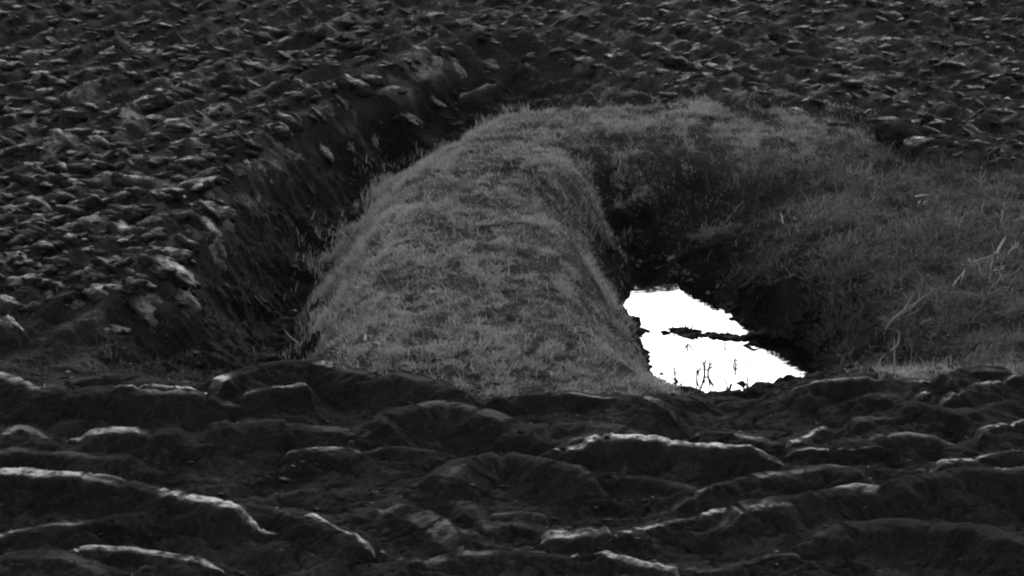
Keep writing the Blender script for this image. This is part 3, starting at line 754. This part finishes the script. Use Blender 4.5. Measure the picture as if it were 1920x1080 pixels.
def plant(name, cat, label, bp, strands, part, mat, w, shade, zb=None, group=None):
    x, y, z = P(bp[0], bp[1], zb) if zb is not None else hit(bp[0], bp[1], .07)
    if zb is None: z = float(ground(x, y)) + .035; w *= 1.25
    root = bpy.data.objects.new(name, None); scene.collection.objects.link(root)
    root.location = (x, y, z - .01); root.empty_display_size = .1
    tag(root, label, cat, group)
    k = math.sqrt(x * x + y * y + (CAM_Z - z) ** 2) / FPX
    for st in strands:
        wf = 1.0
        if not isinstance(st[0], (tuple, list)): wf = st[0]; st = st[1:]
        j = rp.normal(0, .02)
        pts = [(x + (a - bp[0]) * k, y + j * i, z + (bp[1] - b) * k * 1.04) for i, (a, b) in enumerate(st)]
        ribbon(part, pts, w * wf, mat, root, shade)
    return root
BK = .0
plant("dead_stalk", "dead stalk", "pale forked dead stalk leaning on the right bank, lowest of the broken stems", (1797, 520), [[(1785, 531), (1797, 512), (1809, 496)], [.7, (1801, 528), (1806, 510), (1811, 499)]], "stem", M_STALK, .009, .8)
plant("dead_stalk", "dead stalk", "pale dead stalk lying up the right bank, in the middle of the broken stems", (1840, 484), [[(1818, 489), (1838, 482), (1861, 473)], [.5, (1816, 480), (1822, 488), (1840, 486)]], "stem", M_STALK, .009, .7)
plant("dead_stalk", "dead stalk", "thick pale stalk standing highest of the broken stems on the right bank", (1870, 472), [[(1869, 474), (1875, 458), (1884, 441)]], "stem", M_STALK, .011, .85)
plant("dead_stalk", "dead stalk", "branched dry stem by the right edge beside the thick pale stalk", (1888, 482), [[(1887, 484), (1893, 470), (1905, 461), (1909, 450)], [.7, (1893, 470), (1902, 455), (1898, 448)], [.6, (1887, 484), (1870, 487), (1850, 489)], [.5, (1880, 485), (1900, 488), (1920, 487)]], "stem", M_STALK, .008, .55)
plant("dead_stalk", "dead stalk", "short level straw with a raised end below the branched dry stem", (1868, 500), [[.7, (1862, 500), (1868, 500), (1875, 500)], [.8, (1878, 499), (1881, 494), (1885, 491)]], "stem", M_STALK, .008, .6)
plant("arching_grass", "grass tuft", "long arched grass stem with frayed top on the lower right bank", (1662, 612), [[(1661, 612), (1670, 595), (1684, 580), (1700, 570)], [.7, (1672, 592), (1690, 575), (1720, 552), (1746, 529)], [.6, (1690, 580), (1700, 566), (1712, 548)], [.6, (1676, 590), (1705, 575), (1720, 560), (1724, 545)], [.6, (1700, 585), (1712, 578), (1724, 566)]], "stem", M_STALK, .009, .4)
plant("arching_grass", "grass tuft", "small bent straw right of the long arched grass stem", (1724, 602), [[(1724, 602), (1733, 596), (1745, 592)], [.5, (1738, 596), (1744, 590), (1740, 587)]], "stem", M_STALK, .007, .5)
plant("hanging_grass", "grass tuft", "dry tuft hanging down to the level slab at the right end of the pool", (1652, 706), [[(1651, 714), (1654, 698), (1658, 684)], [.8, (1652, 712), (1648, 690), (1650, 668), (1662, 655)], [.7, (1676, 690), (1675, 665), (1674, 640), (1672, 620)], [.7, (1668, 650), (1680, 640), (1683, 620), (1676, 612)], [.6, (1656, 700), (1665, 686), (1676, 688), (1680, 700)]], "stem", M_STALK, .009, .35)
plant("dead_stalk", "dead stalk", "little white forked stem on the grass above the far right of the pool", (1468, 412), [[(1469, 412), (1466, 402), (1463, 391)], [.6, (1466, 402), (1470, 396)]], "stem", M_STALK, .008, .8)
plant("grass_stem", "grass stem", "thin upright pale stem on the grass above the dark end of the pool ditch", (1157, 318), [[(1156, 322), (1162, 300), (1160, 274)], [.8, (1158, 290), (1163, 283), (1161, 276)]], "stem", M_STALK, .006, .5)
plant("tall_weed", "weed", "thin branching weed standing at the top of the right bank against the field", (1838, 356), [[(1838, 356), (1837, 335), (1834, 322), (1828, 318)], [.7, (1838, 335), (1845, 325), (1848, 318)], [.6, (1838, 342), (1828, 334), (1822, 330)], [.6, (1838, 345), (1846, 336), (1850, 334)]], "stem", M_STALK, .006, .35)
plant("dead_stalk", "dead stalk", "pale hooked straws at the top of the right bank below the thin branching weed", (1725, 382), [[(1722, 382), (1722, 374), (1727, 371)], [(1733, 378), (1735, 373), (1741, 374)], [.6, (1715, 364), (1730, 362), (1744, 363)]], "stem", M_STALK, .009, .85)
plant("tall_weed", "weed", "small fork of straws on the left rim of the grassy tongue", (655, 436), [[(656, 436), (654, 424), (651, 412)], [.8, (652, 436), (642, 430), (634, 424)], [.8, (657, 436), (662, 426), (664, 418)]], "stem", M_STALK, .005, .6)
plant("tall_weed", "weed", "thin bent straw sticking out over the water of the left ditch", (560, 632), [[(566, 634), (548, 622), (538, 612), (530, 602)], [.6, (560, 634), (550, 636)]], "stem", M_STALK, .005, .7)
plant("cut_stub", "stub", "tiny white upright stub in the grass of the tongue, near its lower left", (685, 630), [[1.4, (685, 631), (685, 625), (685, 618)]], "stem", M_STALK, .008, 1.0)
plant("drooping_grass", "grass tuft", "tall tuft of grass drooping over the steep right side of the tongue", (1118, 452), [[(1106, 450), (1112, 425), (1124, 418), (1134, 432), (1138, 456)], [(1110, 455), (1120, 428), (1132, 424), (1140, 445)], [.8, (1112, 452), (1116, 432), (1126, 434), (1128, 458)], [.8, (1122, 470), (1132, 446), (1140, 446), (1141, 466)], [.8, (1108, 450), (1102, 430), (1096, 420)]], "blade", M_GRASS, .005, .5)
plant("tall_weed", "weed", "small branching weed on the dark slope left of the ditch, by the long pale clod", (350, 585), [[(346, 588), (354, 572), (361, 560)], [.7, (350, 578), (345, 570)], [.7, (354, 574), (364, 572)]], "stem", M_STALK, .005, .35)
plant("tall_weed", "weed", "tiny pronged weed on the crest slice at the far left", (86, 736), [[(86, 738), (84, 728), (82, 722)], [(88, 738), (94, 731), (98, 730)]], "stem", M_STALK, .006, .6, zb=.24)
plant("forked_twig", "twig", "thin forked twig leaning at the right end of the crest beside the level slab", (1735, 722), [[(1741, 726), (1728, 708), (1719, 696), (1718, 690)], [.8, (1722, 702), (1715, 703)]], "stem", M_STALK, .006, .3, zb=.15)
# in and round the pool
def reed(label, bp, strands, w=.009, zb=WZ):
    strands = [[q if not isinstance(q, tuple) else (bp[0] + (q[0] - bp[0]) * 1.1, bp[1] + (q[1] - bp[1]) * 1.15) for q in st] for st in strands]
    return plant("reed", "reed", label, bp, strands, "leaf", M_REED, w, .5, zb)
reed("dark weed with one tall stem growing on the mud islet in the pool", (1290, 622), [[.6, (1290, 622), (1291, 605), (1294, 596)], [1.2, (1290, 622), (1284, 612), (1278, 616)], [1.2, (1292, 622), (1300, 612), (1308, 616)], [1.2, (1288, 622), (1290, 612), (1288, 606)]], zb=WZ + .06)
reed("bushy dark reed standing in the middle of the bright water", (1326, 700), [[1.3, (1322, 702), (1321, 688), (1325, 676)], [1.3, (1327, 702), (1330, 684), (1329, 672)], [(1322, 690), (1317, 680), (1313, 678)], [(1328, 690), (1335, 682), (1341, 684)], [1.3, (1325, 695), (1333, 688), (1337, 680)]])
reed("slim reed left of the bushy one in the bright water", (1306, 708), [[(1306, 708), (1307, 692), (1304, 684)], [(1306, 704), (1312, 692), (1316, 694)], [.7, (1306, 700), (1300, 696)]])
reed("arched reed whose leaves droop over the near rim of the pool", (1366, 738), [[(1366, 738), (1362, 720), (1352, 709), (1342, 710)], [(1366, 738), (1369, 722), (1377, 714)], [1.2, (1366, 736), (1370, 724), (1372, 712)], [.8, (1366, 732), (1352, 722), (1344, 712)]])
reed("stiff upright reed right of the arched one at the near rim", (1394, 742), [[1.3, (1394, 742), (1394, 722), (1393, 704)], [(1395, 736), (1401, 724), (1400, 712)], [.7, (1394, 730), (1387, 722)]])
reed("straight slanting blade left of the arched reed at the near rim", (1330, 738), [[.8, (1330, 738), (1338, 720), (1352, 708)], [.8, (1314, 736), (1318, 716), (1320, 706)]])
reed("bent dark leaf on the left edge of the bright water", (1268, 716), [[1.2, (1272, 718), (1266, 708), (1270, 698)], [(1268, 716), (1260, 710), (1254, 714)]])
reed("single thin reed in the right part of the bright water", (1400, 706), [[.7, (1400, 710), (1401, 698), (1400, 690)]])
reed("small reed bent like a roof in the bright water below the mud bar", (1378, 684), [[.8, (1374, 690), (1378, 674), (1384, 680)], [.7, (1378, 676), (1390, 682)]])
reed("pair of leaning leaves in the left part of the bright water", (1258, 660), [[.7, (1258, 662), (1262, 650), (1268, 646)], [.7, (1250, 658), (1256, 648)]])
plant("snag", "branch", "short dark stick standing below the mud bar in the pool", (1358, 650), [[(1357, 660), (1359, 648), (1358, 636)], [.7, (1359, 646), (1366, 642)]], "twig", M_REED, .012, .5, zb=WZ)
plant("snag", "branch", "hooked end of a sunken branch at the right end of the mud bar", (1410, 646), [[1.3, (1382, 654), (1396, 647), (1410, 640), (1418, 641), (1424, 644)]], "twig", M_REED, .016, 1.0, zb=WZ)

scatter_clods("shore_mud", 2600, (0, .2, 22.5, 31), lambda x, y: (x > 0) & (base(x, y) < -.72) & (base(x, y) > -.90) & (x < 4), .010, .06, "wet crumbs of mud and small lumps along the water's edge of the pool", 63, mat=M_ROT)

BAR = [P(1276, 622, WZ)[:2], P(1300, 626, WZ)[:2], P(1360, 631, WZ)[:2], P(1440, 634, WZ)[:2], P(1520, 640, WZ)[:2]]
def on_bar(x, y):
    m = np.zeros(len(x), bool)
    for i, (a, b) in enumerate(zip(BAR[:-1], BAR[1:])):
        dx, dy = b[0] - a[0], b[1] - a[1]
        t = np.clip(((x - a[0]) * dx + (y - a[1]) * dy) / (dx * dx + dy * dy), 0, 1)
        m |= np.hypot(x - a[0] - t * dx, y - a[1] - t * dy) < (.13, .07, .06, .09)[i]
    return m
scatter_clods("bar_mud", 34000, (0, .13, 24.5, 27.2), on_bar, .028, .085, "dark lumps of mud and rotting weed forming a low bar across the pool", 64, mat=M_ROT, zmin=WZ - .012)
scatter_clods("pool_glints", 9000, (0, .1, 25.4, 29.6), lambda x, y: (x > .8) & (base(x, y) > -.965) & (base(x, y) < -.84) & (noise(x * 3, y * 5, .4, 66) > .2) & ((y > 27.7) | (x > 1.9 + (27 - y) * .35)), .010, .035, "pale added flecks standing in for water glints in the dim far end and along the muddy right shore of the pool", 65, mat=M_GLINT, zmin=WZ - .002)

rq = np.random.default_rng(23)
for i in range(20):
    t_ = rq.random(); bx = 1245 + 180 * t_ + rq.normal(0, 8); by = 690 + rq.uniform(-25, 45) * (.4 + .6 * t_)
    hh = rq.uniform(14, 38); ln_ = rq.normal(0, 7)
    plant("reed", "reed", "thin dark blade of grass standing up in the near part of the bright pool", (bx, by), [[.55, (bx, by), (bx + ln_ * .3, by - hh * .6), (bx + ln_, by - hh)]] + ([[.5, (bx + 2, by), (bx + 3 + ln_ * -.3, by - hh * .4), (bx + 4 - ln_, by - hh * .7)]] if i % 2 else []), "leaf", M_REED, .008, .5, WZ, "thin grass blades standing in the pool")
